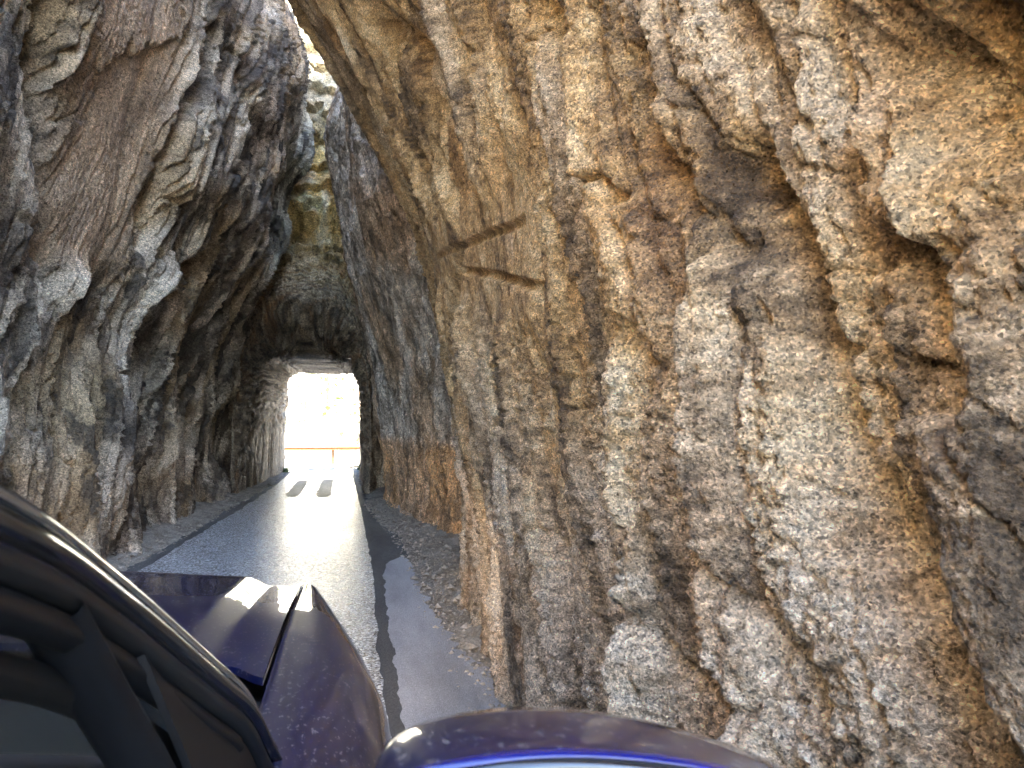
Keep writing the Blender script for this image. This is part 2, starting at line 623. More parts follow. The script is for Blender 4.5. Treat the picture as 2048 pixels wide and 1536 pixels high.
# the face over the road with the tunnel bored through it
def tunnel():
    th = np.linspace(np.pi, 0, 330)
    # (y, centre x, half width, height, squareness, scale outwards)
    prof = [(18.6, -.95, 1.45, 4.1, 3.0, 4.0), (17.9, -.95, 1.45, 4.1, 3.0, 2.6), (17.4, -.94, 1.45, 4.1, 3.0, 1.7), (16.7, -.93, 1.45, 4.15, 3.0, 1.22), (16.7, -.92, 1.44, 4.15, 3.2, 1.04),
            (17.4, -.91, 1.42, 3.95, 3.6, 1), (18.2, -.90, 1.38, 3.6, 4.5, 1), (18.8, -.89, 1.36, 3.36, 7, 1), (20.5, -.84, 1.33, 3.36, 10, 1), (22.5, -.79, 1.29, 3.36, 10, 1),
            (24.6, -.73, 1.26, 3.36, 10, 1), (25.3, -.72, 1.27, 3.40, 9, 1.02), (25.8, -.72, 1.27, 3.45, 4, 1.18), (26.1, -.72, 1.27, 3.4, 3, 1.8), (26.6, -.72, 1.27, 3.4, 3, 4.2)]
    pr = catmull(prof, 30)
    # resample by length of the outline's crown
    d = np.concatenate([[0], np.cumsum(np.hypot(np.diff(pr[:, 0]), np.diff(pr[:, 3] * pr[:, 5])))])
    q = samples(0, d[-1], lambda v: .035)
    pr = np.stack([np.interp(q, d, pr[:, i]) for i in range(6)], 1)
    Y, XC, A, H, N, K = [pr[:, i][:, None] for i in range(6)]
    c, s = np.cos(th)[None], np.sin(th)[None]
    cx = np.sign(c) * np.abs(c) ** (2 / N)
    sz = np.abs(s) ** (2 / N)
    ks = 1 + (K - 1) * (.35 + .65 * sz)
    P = np.stack([XC + A * cx * ks, np.broadcast_to(Y, cx.shape) + 0., -.15 + (H + .15) * sz * K], -1)
    du, dv = np.gradient(P, axis=0), np.gradient(P, axis=1)
    n = np.cross(dv, du)
    n /= np.linalg.norm(n, axis=-1)[..., None] + 1e-9
    inside = np.array([-.9, 20, 1.5]) - P
    inside[..., 1] = np.where(P[..., 1] > 21, 3, -3) * (K - 1)
    sg = np.sign(np.sum(n * inside, -1))[..., None]
    n *= np.where(sg == 0, 1, sg)
    a = np.cumsum(np.hypot(*(np.diff(P[90], axis=0)[:, [0, 2]].T)))
    U = np.broadcast_to(np.concatenate([[0], a])[None], cx.shape)
    V = np.broadcast_to(q[:, None], cx.shape)
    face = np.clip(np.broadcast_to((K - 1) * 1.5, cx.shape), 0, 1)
    def relief(U, V, big):
        return big * billow(U * .75, V * .5, 301) + .11 * billow(U * 2.1, V * 1.0, 302) + .05 * billow(U * 5, V * 3.2, 303) + .024 * perlin(U * 11, V * 8, 304) + .014 * perlin(U * 24, V * 18, 305)
    fx, fz = P[..., 0] - .15 * P[..., 2], P[..., 2] + P[..., 1]
    t = fz * 1.1 + .9 * fbm(fx * 1.2, fz * .7, 4, 310)
    fw = smooth(.05, .5, face)
    h = relief(U, V, .16) * (1 - fw) + fw * (relief(fx * 1.2, fz * .8, .32) + .16 * (t - np.floor(t)))
    mouth = np.exp(-((Y - 17.6) / 1.0) ** 2) * sz ** 3
    t = V * 1.6 + .8 * fbm(U * .9, V * .6, 3, 309)
    h = h + .30 * mouth * (t - np.floor(t))
    U, V = U * (1 - fw) + fx * fw, V * (1 - fw) + fz * fw
    h = .07 + (h - .07) * (1 - .22 * smooth(18., 19.5, np.broadcast_to(Y, cx.shape)))
    P = P + n * (h - .10)[..., None]
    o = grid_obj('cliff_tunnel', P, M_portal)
    med = fbm(U * 2.2, V * 1.4, 5, 320, .65)
    C = ramp3(med, [(-.8, (.08, .065, .05)), (-.1, (.24, .205, .16)), (.6, (.42, .37, .29))])
    zz = P[..., 2]
    ochre = smooth(3.4, 4.8, zz + .6 * fbm(U * .8, V * .8, 3, 325)) * face
    C = lerp(C, ramp3(med, [(-.8, (.17, .12, .03)), (0, (.50, .37, .13)), (.6, (.62, .57, .38))]), .9 * ochre)
    green = smooth(.2, .5, fbm(U * 1.1, V * 1.1, 4, 330)) * ochre
    C = lerp(C, np.array([.22, .27, .20]) * (1 + .4 * med)[..., None], .7 * green)
    C = lerp(C, np.array([.25, .14, .06]), .5 * smooth(.2, .5, fbm(U * .9, V * .5, 4, 335)))
    C = lerp(C, np.array([.34, .345, .32]) * (1 + .5 * med)[..., None], .7 * smooth(8.0, 10., zz) * face)
    set_rock(o, C * np.array([1.02, .94, .84]) * (.78 + .82 * face * (1 - .55 * smooth(7.5, 9., zz)))[..., None])  # shade put into colour: bore and sunlit upper face darkened, lower face lifted
    return tag(o, 'squared rock tunnel bored through the cliff under an ochre face', kind='structure')


tunnel()

# ------------------------------------------------------------------ ground, road, verges
m, nt, b = nmat('dry_earth')
k = NB(nt)
c = k.ramp(k.noise(3, 8, .7), [(.3, (.13, .11, .085)), (.5, (.25, .22, .175)), (.7, (.37, .335, .28))])
c = k.mix(1., c, k.ramp(k.noise(60, 4, .7), [(.3, .45), (.5, 1.), (.7, 1.45)]), 'MULTIPLY')
k.l(c, b.inputs['Base Color'])
b.inputs['Roughness'].default_value = .9
k.l(k.bump(k.noise(70, 4, .7), .012, .7, k.bump(k.noise(9, 6, .65), .03, .6)), b.inputs['Normal'])
M_earth = m


def asphalt(name, lo, hi, rough, chip=150, bumpd=.006, r2=.25, spec=.6):
    m, nt, b = nmat(name)
    k = NB(nt)
    cell = k.voro(chip, out='Color')
    cs = k.n('ShaderNodeSeparateColor')
    k.l(cell, cs.inputs[0])
    wear = k.noise(1.1, 6, .62, k.mapping((1.6, .35, 1)))
    c = k.ramp(cs.outputs[0], [(0, lo), (.6, tuple((a + b_) / 2 for a, b_ in zip(lo, hi))), (1, hi)])
    c = k.mix(1., c, k.ramp(wear, [(.3, .62), (.7, 1.3)]), 'MULTIPLY')
    k.l(c, b.inputs['Base Color'])
    r = k.math('ADD', k.ramp(wear, [(.3, rough), (.7, rough - .1)]), k.math('MULTIPLY', k.math('SUBTRACT', cs.outputs[1], .5), r2), clamp=True)
    k.l(r, b.inputs['Roughness'])
    b.inputs['Specular IOR Level'].default_value = spec
    d = k.voro(chip)
    k.l(k.bump(cs.outputs[2], bumpd * .5, .7, k.bump(k.math('SUBTRACT', .6, d), bumpd, .8)), b.inputs['Normal'])
    return m


M_chip = asphalt('chip_seal', (.05, .05, .05), (.72, .72, .71), .27, 68, .0036, .32)
M_smooth = asphalt('smooth_asphalt', (.05, .05, .05), (.13, .128, .125), .8, 240, .003, .25, .25)
M_pale = asphalt('pale_asphalt', (.30, .30, .305), (.43, .43, .435), .85, 160, .004, .25, .15)
M_patch = asphalt('patch_asphalt', (.06, .058, .055), (.20, .19, .175), .6, 200, .004)


def sheet(name, ys, xl, xr, z, mat, nx=14, zf=None, kind='structure'):
    """a strip lying along y between two edges"""
    t = np.linspace(0, 1, nx)[None]
    X = xl[:, None] * (1 - t) + xr[:, None] * t
    Y = np.broadcast_to(ys[:, None], X.shape)
    Z = np.full(X.shape, float(z)) if zf is None else zf(X, Y, t)
    o = grid_obj(name, np.stack([X, Y, Z], -1), mat)
    return tag(o, kind=kind)


def rag(y, seed, a=.03):
    return a * fbm(y * 2.5, y * 0 + seed * 1.7, 4, seed, .6)


def fall(y):
    """the road dips a little beyond the tunnel"""
    return -.12 * smooth(27, 34, y)


g = np.concatenate([[-400, -150, -60, -30], np.linspace(-18, 45, 64), [60, 90, 150, 400]])
gx = np.concatenate([[-400, -150, -60], np.linspace(-30, 30, 61), [60, 150, 400]])
GX, GY = np.meshgrid(gx, g, indexing='ij')
GZ = -.06 + fall(GY) - .05 * smooth(30, 60, GY)
tag(grid_obj('ground', np.stack([GX, GY, GZ], -1), M_earth), kind='structure')

ys = samples(-14, 30.5, lambda v: .07)
xl = np.interp(ys, [-14, 4, 8.3, 10.4, 13.7, 19.5, 24.7, 27, 31], [-2.6, -2.2, -2.06, -2.0, -1.85, -1.72, -1.75, -2.6, -6.5]) + rag(ys, 5, .03)
xr = np.interp(ys, [-14, 2, 4.6, 7.4, 13.3, 22, 25.5, 27.5, 31], [.5, .26, .23, .30, .31, .26, .3, .1, 1.2]) + rag(ys, 6, .014)
sheet('road', ys, xl, xr, 0, M_chip, 18, lambda X, Y, t: .03 - .03 * (2 * np.broadcast_to(t, X.shape) - 1) ** 2 * 1.0 + .006 * fbm(X * .8, Y * .5, 2, 9) + fall(Y))
ys2 = samples(-6, 27, lambda v: .09)
sheet('road_shoulder_right', ys2, np.full(ys2.shape, -.3), np.interp(ys2, [-6, 3, 6, 8.5, 9.5, 12, 20, 27], [.55, .55, .6, .72, .78, .50, .42, .5]) + rag(ys2, 11, .06), -.008, M_smooth, 6,
      lambda X, Y, t: -.010 + fall(Y) + 0 * X)
sheet('road_shoulder_left', ys2, np.interp(ys2, [-6, 8, 14, 20, 27], [-2.9, -2.26, -2.06, -1.85, -1.95]) + rag(ys2, 12, .05), np.full(ys2.shape, -1.5), -.008, M_smooth, 6,
      lambda X, Y, t: -.010 + fall(Y) + 0 * X)
yp = samples(2.2, 8.35, lambda v: .03)
pl_ = np.interp(yp, [2, 4, 6, 7.6, 8.1, 8.35], [.27, .31, .36, .41, .50, .66]) + rag(yp * 1.3, 21, .022)
pr_ = np.interp(yp, [2, 4, 5.4, 7, 8.0, 8.35], [1.0, .90, .74, .70, .73, .70]) + rag(yp * 2, 22, .05)
sheet('road_patch_pale', yp, pl_, pr_, -.004, M_pale, 6)
for nm, y0, y1, x0, x1, sd in (('road_patch_dark', 15.8, 20.4, -1.24, -.96, 31), ('road_patch_dark', 15.6, 20.6, -.60, -.29, 32), ('road_patch_dark', 25.4, 26.6, -1.27, -.85, 33),
                               ('road_patch_dark', 25.2, 27.4, -.80, -.35, 34)):
    yy = samples(y0, y1, lambda v: .05)
    e = np.sin(np.clip((yy - y0) / (y1 - y0), 0, 1) * np.pi) ** .07
    xm = (x0 + x1) / 2
    sheet(nm, yy, xm + (x0 - xm) * e + rag(yy * 3, sd, .06), xm + (x1 - xm) * e + rag(yy * 3, sd + 9, .06), .0, M_patch, 6,
          lambda X, Y, t: .0375 - .03 * (2 * (X + .75) / 2.1) ** 2 * .9 + fall(Y) + .004)

yv = samples(-3, 26.5, lambda v: .03)


def verge(name, a, b_, seed, up):
    def zf(X, Y, t):
        t = np.broadcast_to(t, X.shape)
        tt = t if up > 0 else 1 - t
        return -.035 + .17 * smooth(.0, 1., tt) + .03 * fbm(X * 3, Y * 3, 3, seed) * smooth(0, .3, tt) + .016 * fbm(X * 14, Y * 14, 2, seed + 1) * smooth(0, .15, tt)
    return sheet(name, yv, a, b_, 0, M_earth, 60, zf)


verge('verge_right', np.interp(yv, [-3, 3, 5, 6.5, 8.3, 10, 12, 14, 20, 26], [.95, .84, .66, .60, .66, .62, .47, .38, .32, .34]) + rag(yv, 15, .06),
      np.interp(yv, [-3, 3, 7, 8, 11, 15, 26], [1.4, 1.2, 1.6, 2.4, 2.2, 1.6, 1.3]), 70, 1)
verge('verge_left', np.interp(yv, [-3, 8, 14, 20, 26], [-4., -3.3, -3.1, -2.9, -2.6]),
      np.interp(yv, [-3, 8, 14, 20, 26], [-2.7, -2.16, -1.98, -1.80, -1.85]) + rag(yv, 16, .06), 75, -1)
# ------------------------------------------------------------------ beyond the tunnel: hill, rail, trees
m, nt, b = nmat('pale_hillside')
k = NB(nt)
c = k.ramp(k.noise(.35, 8, .7), [(.35, (.30, .28, .20)), (.5, (.46, .42, .34)), (.65, (.58, .55, .48))])
k.l(c, b.inputs['Base Color'])
b.inputs['Roughness'].default_value = .9
k.l(k.bump(k.noise(1.2, 8, .7), .5, .6), b.inputs['Normal'])
M_hill = m
hx, hy = np.meshgrid(np.linspace(-90, 70, 90), np.linspace(33.5, 150, 70), indexing='ij')
hz = -.6 + .42 * np.clip(hy - 36, 0, 999) ** 1.02 * (.75 + .25 * smooth(-40, 30, hx)) + 2.2 * fbm(hx * .08, hy * .08, 4, 400) * smooth(34, 44, hy)
hz -= 1.2 * smooth(33.5, 35, hy) * (1 - smooth(35, 38, hy))
tag(grid_obj('hillside', np.stack([hx, hy, hz], -1), M_hill), kind='structure')

M_rust = plain('rusted_steel', (.30, .11, .045), .75, .0, 0, .4, .45, 9, .003)
M_wood = plain('post_wood', (.16, .11, .07), .85, 0, 0, .3, .35, 14, .004)


def box(name, lo, hi, mat, parent=None, off=(0, 0, 0), bevel=0.):
    x0, y0, z0 = lo
    x1, y1, z1 = hi
    v = np.array([(x, y, z) for z in (z0, z1) for y in (y0, y1) for x in (x0, x1)], float) - np.array(off)
    f = np.array([(0, 2, 3, 1), (4, 5, 7, 6), (0, 1, 5, 4), (2, 6, 7, 3), (0, 4, 6, 2), (1, 3, 7, 5)])
    o = link(name, raw_mesh(name, v, f, False), mat, parent)
    if bevel:
        md = o.modifiers.new('bevel', 'BEVEL')
        md.width, md.segments = bevel, 3
    return o


def empty(name, loc, parent=None):
    o = bpy.data.objects.new(name, None)
    o.location = loc
    col.objects.link(o)
    o.empty_display_size = .2
    if parent:
        o.parent = parent
    return o


rail = tag(empty('guardrail', (-1, 32, 0)), 'rusty brown guardrail along the road edge beyond the tunnel', 'guardrail')
rp = catmull([(-14, 30.2), (-8, 31.2), (-3, 31.8), (2, 32.0), (7, 31.6), (12, 30.2)], 12)
ro = np.array([(0, .52), (.045, .545), (.06, .60), (.0, .64), (.0, .67), (.06, .71), (.045, .765), (0, .79), (-.006, .79), (-.006, .52)])
P = np.stack([np.stack([np.full(len(ro), x) + 0 * ro[:, 0], y - ro[:, 0], (ro[:, 1] - .655) * .62 + .58], -1) for x, y in rp])
grid_obj('beam', P, M_rust, rail, off=(-1, 32, 0))
for i in range(2, len(rp), 7):
    x, y = rp[i]
    box('post', (x - .07, y + .03, -.4), (x + .07, y + .17, .72), M_wood, rail, (-1, 32, 0), .01)

m, nt, b = nmat('pine_needles')
k = NB(nt)
oi = k.n('ShaderNodeObjectInfo')
c = k.ramp(k.noise(2.2, 5, .7), [(.3, (.14, .20, .05)), (.5, (.23, .28, .09)), (.7, (.32, .34, .13))])
k.l(c, b.inputs['Base Color'])
b.inputs['Roughness'].default_value = .6
b.inputs['Subsurface Weight'].default_value = 0
M_leaf = m
M_bark = plain('pine_bark', (.30, .20, .13), .9, 0, 0, .3, .5, 12, .02)


def leaf_cloud(centres, radii, n, size, rng):
    """n small leaf faces spread through clumps"""
    idx = rng.randint(0, len(centres), n)
    d = rng.normal(size=(n, 3))
    d /= np.linalg.norm(d, axis=1)[:, None]
    r = radii[idx] * rng.uniform(.2, 1, n) ** .5
    p = centres[idx] + d * r[:, None] * np.array([1, 1, .6])
    a = rng.normal(size=(n, 3))
    a /= np.linalg.norm(a, axis=1)[:, None]
    b_ = np.cross(a, rng.normal(size=(n, 3)))
    b_ /= np.linalg.norm(b_, axis=1)[:, None]
    sz = (size * rng.uniform(.6, 1.4, n))[:, None]
    v = np.stack([p - a * sz, p + b_ * sz * .45, p + a * sz, p - b_ * sz * .45], 1).reshape(-1, 3)
    return v, np.arange(4 * n).reshape(n, 4)


def tree(x, y, z, hgt, rad, label, seed, cat='tree', name='pine_tree', bare=.10, n=1500):
    rng = np.random.RandomState(seed)
    root = tag(empty(name, (x, y, z)), label, cat, 'trees on the hillside beyond the tunnel')
    ts = np.linspace(0, 1, 9)
    th = np.linspace(0, 2 * np.pi, 9)[:-1]
    wob = np.cumsum(rng.normal(0, .02, (9, 2)), 0) * hgt * .2
    rr = hgt * .022 * (1 - .9 * ts)
    P = np.stack([np.stack([wob[i, 0] + rr[i] * np.cos(th), wob[i, 1] + rr[i] * np.sin(th), np.full(8, ts[i] * hgt - .3)], -1) for i in range(9)], 1)
    cs, rs, lv, lf = [], [], [], []
    for i in range(46):
        f = rng.uniform(bare, 1) if i < 40 else rng.uniform(.9, 1)
        reach = rad * (1 - f) ** .75 * rng.uniform(.55, 1.1) + .08
        a = rng.uniform(0, 6.28)
        bx_, by_ = np.interp(f, ts, wob[:, 0]), np.interp(f, ts, wob[:, 1])
        tip = np.array([bx_ + reach * math.cos(a), by_ + reach * math.sin(a), f * hgt - .15 * reach])
        st = np.array([bx_, by_, f * hgt])
        for q in (.45, .75, 1.):
            cs.append(st + (tip - st) * q)
            rs.append(.16 * rad * (1.25 - .5 * q))
        o = len(lv) * 4
        w = .012 * hgt * .25
        lv.append([st + (0, 0, w), st - (0, 0, w), tip - (0, 0, w * .3), tip + (0, 0, w * .3)])
        lf.append([o, o + 1, o + 2, o + 3])
    nt_ = P.shape[0] * P.shape[1]
    link('trunk', raw_mesh('trunk', np.vstack([P.reshape(-1, 3), np.array(lv).reshape(-1, 3)]), np.vstack([grid_faces(P.shape[0], P.shape[1], wrap=True), np.array(lf) + nt_])), M_bark, root)
    v, f = leaf_cloud(np.array(cs), np.array(rs), n, .016 * hgt, rng)
    link('crown', raw_mesh('crown', v, f, False), M_leaf, root)
    return root


def hill_z(x, y):
    i, j = np.argmin(abs(hx[:, 0] - x)), np.argmin(abs(hy[0] - y))
    return float(hz[i, j])


for i, (x, y, hg, rd, lb) in enumerate((
        (-3.3, 38.0, 4.6, 1.1, 'slim pine tree nearest the left edge of the tunnel opening'),
        (-2.1, 39.5, 3.6, 1.2, 'bushy pine tree left of centre seen through the tunnel'),
        (-1.0, 41.0, 5.6, 1.2, 'tall pine tree in the middle of the tunnel opening'),
        (-.05, 37.0, 2.2, .9, 'short pine tree right of centre behind the rusty guardrail'),
        (.75, 39.0, 4.2, 1.1, 'pine tree at the right edge of the tunnel opening'))):
    tree(x, y, hill_z(x, y) - .2, hg, rd, lb, 50 + i)

# ------------------------------------------------------------------ gravel and weeds on the verges
rng = np.random.RandomState(4)
M_gravel = plain('gravel', (.30, .26, .21), .85, 0, 0, .4, .5, 25, .002)
ico_v = np.array([(0, 0, 1), (1, 0, .1), (.2, .95, 0), (-.9, .4, .1), (-.6, -.8, 0), (.5, -.8, .05), (0, 0, -.6)], float)
ico_f = np.array([(0, 1, 2), (0, 2, 3), (0, 3, 4), (0, 4, 5), (0, 5, 1), (6, 2, 1), (6, 3, 2), (6, 4, 3), (6, 5, 4), (6, 1, 5)])
V, F = [], []
for i in range(7500):
    right = rng.rand() < .72
    y = rng.uniform(3.2, 15) if right else rng.uniform(6, 20)
    if right:
        a = np.interp(y, [3, 5, 6.5, 8.3, 10, 12, 14, 20], [.66, .62, .60, .66, .62, .47, .38, .32])
        x = a + .02 + .55 * rng.rand() ** 1.3
        z = -.02 + .17 * smooth(0, 1, np.array((x - a) / 1.0))
    else:
        a = np.interp(y, [-3, 8, 14, 20, 26], [-2.7, -2.16, -1.98, -1.80, -1.85])
        x = a - .02 - .5 * rng.rand() ** 1.3
        z = -.02 + .17 * smooth(0, 1, np.array((a - x) / 1.1))
    r = .006 + .018 * rng.rand() ** 4 + (.045 * rng.rand() if rng.rand() < .03 else 0)
    ang = rng.uniform(0, 6.28)
    c_, s_ = math.cos(ang), math.sin(ang)
    q = ico_v * rng.uniform(.7, 1.3, ico_v.shape) * r * np.array([1, rng.uniform(.6, 1), .6])
    q = np.stack([q[:, 0] * c_ - q[:, 1] * s_ + x, q[:, 0] * s_ + q[:, 1] * c_ + y, q[:, 2] + z + .3 * r], -1)
    F.append(ico_f + 7 * i)
    V.append(q)
tag(link('gravel', raw_mesh('gravel', np.vstack(V), np.vstack(F), False), M_gravel), 'loose gravel scattered along both edges of the road', 'gravel', kind='stuff')

M_weed = plain('weed_leaf', (.10, .16, .035), .6, 0, 0, .4, .3, 20)


def weed(x, y, z, r, label, seed, n=60):
    rng = np.random.RandomState(seed)
    V, F = [], []
    for i in range(n):
        a, l, t = rng.uniform(0, 6.28), r * rng.uniform(.5, 1.2), rng.uniform(.2, .9)
        d = np.array([math.cos(a) * t, math.sin(a) * t, 1 - .4 * t])
        w = np.array([-math.sin(a), math.cos(a), 0]) * r * .07
        base = np.array([rng.normal(0, r * .25), rng.normal(0, r * .25), 0])
        mid, tip = base + d * l * .6, base + d * l + np.array([0, 0, -.25 * t * l])
        V += [base - w * .6, base + w * .6, mid + w, mid - w, tip]
        F += [[5 * i, 5 * i + 1, 5 * i + 2], [5 * i, 5 * i + 2, 5 * i + 3], [5 * i + 3, 5 * i + 2, 5 * i + 4]]
    o = link('weed', raw_mesh('weed', np.array(V), np.array(F), False), M_weed)
    o.location = (x, y, z)
    return tag(o, label, 'weed', 'weeds at the road edges')


weed(.62, 25.6, -.01, .35, 'green weed at the foot of the right tunnel exit jamb', 1)
weed(-1.98, 25.0, -.01, .25, 'green weed at the foot of the left tunnel exit jamb', 2)

# ------------------------------------------------------------------ the car
CX = -.93
ROOT = (CX, 0, 0)
car = tag(empty('car', ROOT), 'dusty dark blue car driving towards the tunnel, seen from its passenger window', 'car')

m, nt, b = nmat('blue_paint')
k = NB(nt)
d1 = k.noise(170, 2, .6, k.mapping((1, .5, 1)))
d2 = k.noise(4, 5, .65, k.mapping((1.4, .7, 1)), .6)
spk = k.math('MULTIPLY', k.ramp(d1, [(.60, 0.), (.68, 1.)]), k.ramp(d2, [(.35, .25), (.7, .7)]))
film = k.math('MULTIPLY', k.ramp(d2, [(.4, 0.), (.75, 1.)]), .05)
dust = k.math('ADD', spk, film, clamp=True)
k.l(k.mix(dust, (.0001, .0030, .042), (.36, .34, .33)), b.inputs['Base Color'])
k.l(k.math('ADD', .32, k.math('MULTIPLY', dust, .5), clamp=True), b.inputs['Roughness'])
b.inputs['Metallic'].default_value = .15
k.l(k.math('SUBTRACT', 1., k.math('MULTIPLY', dust, 1.2), clamp=True), b.inputs['Coat Weight'])
b.inputs['Coat Roughness'].default_value = .02
M_paint = m
M_rimblue = plain('bright_blue_edge', (.004, .010, .15), .25, 0, .8, .5, .1, 30)
M_black = plain('black_rubber', (.010, .010, .011), .55, 0, 0, .4, .2, 60)
M_trim = plain('black_gloss_trim', (.012, .012, .014), .12, 0, .6, .6, .1, 20)
M_int = plain('interior_plastic', (.004, .004, .0045), .7, 0, 0, .3, .2, 40)
M_frame = plain('frame_paint', (.005, .0055, .007), .5, 0, .0, .3, .15, 15)
M_silver = plain('bright_moulding', (.45, .46, .47), .12, .9, 0, .5, .08, 25)
M_dglass = plain('dark_side_glass', (.003, .0035, .0035), .08, 0, 0, .12, .1, 20)
M_tyre = plain('tyre_rubber', (.014, .014, .014), .8, 0, 0, .3, .3, 50, .002)
M_rim = plain('rim_alloy', (.35, .35, .36), .3, 1., 0, .5, .1, 20)
M_amber = plain('amber_lens', (.6, .18, .02), .2, 0, .6, .5, .1, 40)
m, nt, b = nmat('tinted_glass')
b.inputs['Base Color'].default_value = (.5, .55, .55, 1)
b.inputs['Roughness'].default_value = .01
b.inputs['Transmission Weight'].default_value = .9
b.inputs['IOR'].default_value = 1.05
b.inputs['Coat Weight'].default_value = 1
M_glass = m
m, nt, b = nmat('mirror_glass')
b.inputs['Base Color'].default_value = (.7, .72, .74, 1)
b.inputs['Metallic'].default_value = 1
b.inputs['Roughness'].default_value = .02
M_mirror = m


def panel(name, P, mat, parent=car, thick=.012, flip=False, off=ROOT, wrap=False):
    o = grid_obj(name, np.asarray(P, float), mat, parent, flip, wrap, off)
    if thick:
        md = o.modifiers.new('solid', 'SOLIDIFY')
        md.thickness = thick
        md.offset = 0
        es = o.modifiers.new('edges', 'EDGE_SPLIT')
        es.split_angle = R(40)
    return o


def mirror_x(P):
    Q = np.array(P, float)
    Q[..., 0] = 2 * CX - Q[..., 0]
    return Q


# hood
def hood_edge(y):
    return np.interp(y, [.7, .9, 1.15, 1.4, 1.6, 1.9, 2.2], [1.125, 1.123, 1.117, 1.110, 1.0995, 1.070, 1.040])


HW = .815
u = np.linspace(-1, 1, 121)[:, None]
v = np.linspace(0, 1, 91)[None]
ax = np.abs(u) * HW
yr = 1.19 + .12 * (1 - np.abs(u) ** 2.2) + 0 * v
yr = yr - .05 * smooth(.93, 1., np.abs(u))
yf = 2.34 - .13 * np.abs(u) ** 2.4
X = CX + u * HW + 0 * v
Y = yr + (yf - yr) * v
q_ = np.linspace(0, HW, 400)
sl_ = np.interp(q_, [0, .3, .45, .50, .62, .66, .68, .71, .73, HW], [0, .04, .078, .072, .05, .05, .5, .5, .02, .012])
crown = np.cumsum(sl_[::-1])[::-1] * (q_[1] - q_[0])
ye_ = np.linspace(.7, 2.4, 200)
ze_ = hood_edge(ye_)
ze_ = np.convolve(np.pad(ze_, 18, mode='reflect', reflect_type='odd'), np.ones(37) / 37, 'valid')
Z = np.interp(Y, ye_, ze_) + np.interp(ax, q_, crown)
roll = np.clip((Y - (yf - .17)) / .17, 0, 1)
Z = Z - .035 * roll ** 2 - .10 * np.clip((roll - .72) / .28, 0, 1) ** 2
panel('hood', np.stack([X, Y, Z], -1), M_paint, thick=.012)

# fenders, shoulder rolling over to a flared side
yy = np.concatenate([np.linspace(.74, 2.0, 40), np.linspace(2.02, 2.26, 16)])
xs = np.interp(yy, [.74, 1.0, 1.25, 1.45, 1.7, 1.9, 2.1, 2.2, 2.26], [.035, .075, .085, .060, .020, -.008, -.045, -.085, -.12])
z0 = hood_edge(yy) + .004
drop = np.clip((yy - 2.08) / .18, 0, 1) ** 2
rows = []
for f, dz in ((0., 0.), (.12, .0), (.30, -.004), (.50, -.014), (.68, -.032), (.82, -.06), (.92, -.10), (.98, -.15), (1.0, -.21), (.985, -.30), (.96, -.40), (.95, -.52)):
    xi = -.103 + (xs + .103) * f
    rows.append(np.stack([xi, yy - .02 * drop * f, z0 + dz * (.8 + .2 * np.ones_like(yy)) - drop * (.05 + .05 * f)], -1))
FP = np.stack(rows, 1)
FP = np.concatenate([FP[:, :1] + np.array([0, 0, -.03]), FP], 1)
dense = np.stack([catmull(r, 5) for r in FP])
fr = panel('fender', dense, M_paint, thick=.008)
panel('fender', mirror_x(dense), M_paint, thick=.008)
# amber marker on the fender side
sm = np.stack([np.stack([np.interp(t, [0, 1], [.012, .034]) + .006 * np.sin(np.linspace(0, np.pi, 5)), np.full(5, 1.80 - .10 * t), .86 + .03 * np.linspace(-1, 1, 5)], -1) for t in np.linspace(0, 1, 6)])
panel('side_marker', sm + np.array([.012, 0, 0]), M_amber, fr, .006)
# dark bay under the panel gaps, cowl
box('engine_bay', (CX - .80, 1.0, .50), (CX + .81, 2.05, 1.0), M_black, car, ROOT)
cw = np.stack([np.stack([np.full(12, x), np.linspace(.80 - .0 * x, 1.30 - .22 * abs((x - CX) / .9) ** 2, 12), np.linspace(1.105, 1.090, 12) - .0 * x], -1) for x in np.linspace(CX - .80, CX + .815, 24)])
panel('cowl', cw, M_black, thick=.01)

# pillar lines (right side); o = down the side, n = outwards
PIL = [(-.0608, .9, 1.0897), (-.0845, .855, 1.159), (-.1009, .80, 1.224), (-.1245, .745, 1.2735), (-.1715, .605, 1.3844), (-.186, .43, 1.4685), (-.235, .20, 1.560), (-.300, -.05, 1.645), (-.345, -.35, 1.690),
       (-.36, -.9, 1.705), (-.37, -1.6, 1.69), (-.40, -2.1, 1.63)]
pil = catmull(PIL, 14)
tan_ = np.gradient(pil, axis=0)
tan_ /= np.linalg.norm(tan_, axis=1)[:, None]
nor = np.tile(np.array([.84, .08, .53]), (len(pil), 1))
nor -= tan_ * np.sum(nor * tan_, 1)[:, None]
nor /= np.linalg.norm(nor, axis=1)[:, None]
off_ = np.cross(nor, tan_)


def strip(name, o0, o1, lift, th, mat, parent=car, a=0, b=None, mirror=False, n=14, flat=.55, tilt=0.):
    """a rounded moulding swept along the pillar line, between offsets o0 and o1 down the side, standing `lift` proud"""
    t = np.linspace(0, 2 * np.pi, n + 1)[:-1]
    ce, sn = np.cos(t), np.sin(t)
    ce, sn = np.sign(ce) * np.abs(ce) ** flat, np.sign(sn) * np.abs(sn) ** flat
    sl = slice(a, b)
    C = pil[sl] + off_[sl] * (o0 + o1) / 2 + nor[sl] * lift
    A, N = off_[sl] * math.cos(tilt) + nor[sl] * math.sin(tilt), nor[sl] * math.cos(tilt) - off_[sl] * math.sin(tilt)
    P = C[:, None] + A[:, None] * ((o1 - o0) / 2 * ce)[None, :, None] + N[:, None] * (th / 2 * sn)[None, :, None]
    if mirror:
        P = mirror_x(P)
    P = np.concatenate([P, P[:, :1]], 1)
    return grid_obj(name, P, mat, parent, off=ROOT)


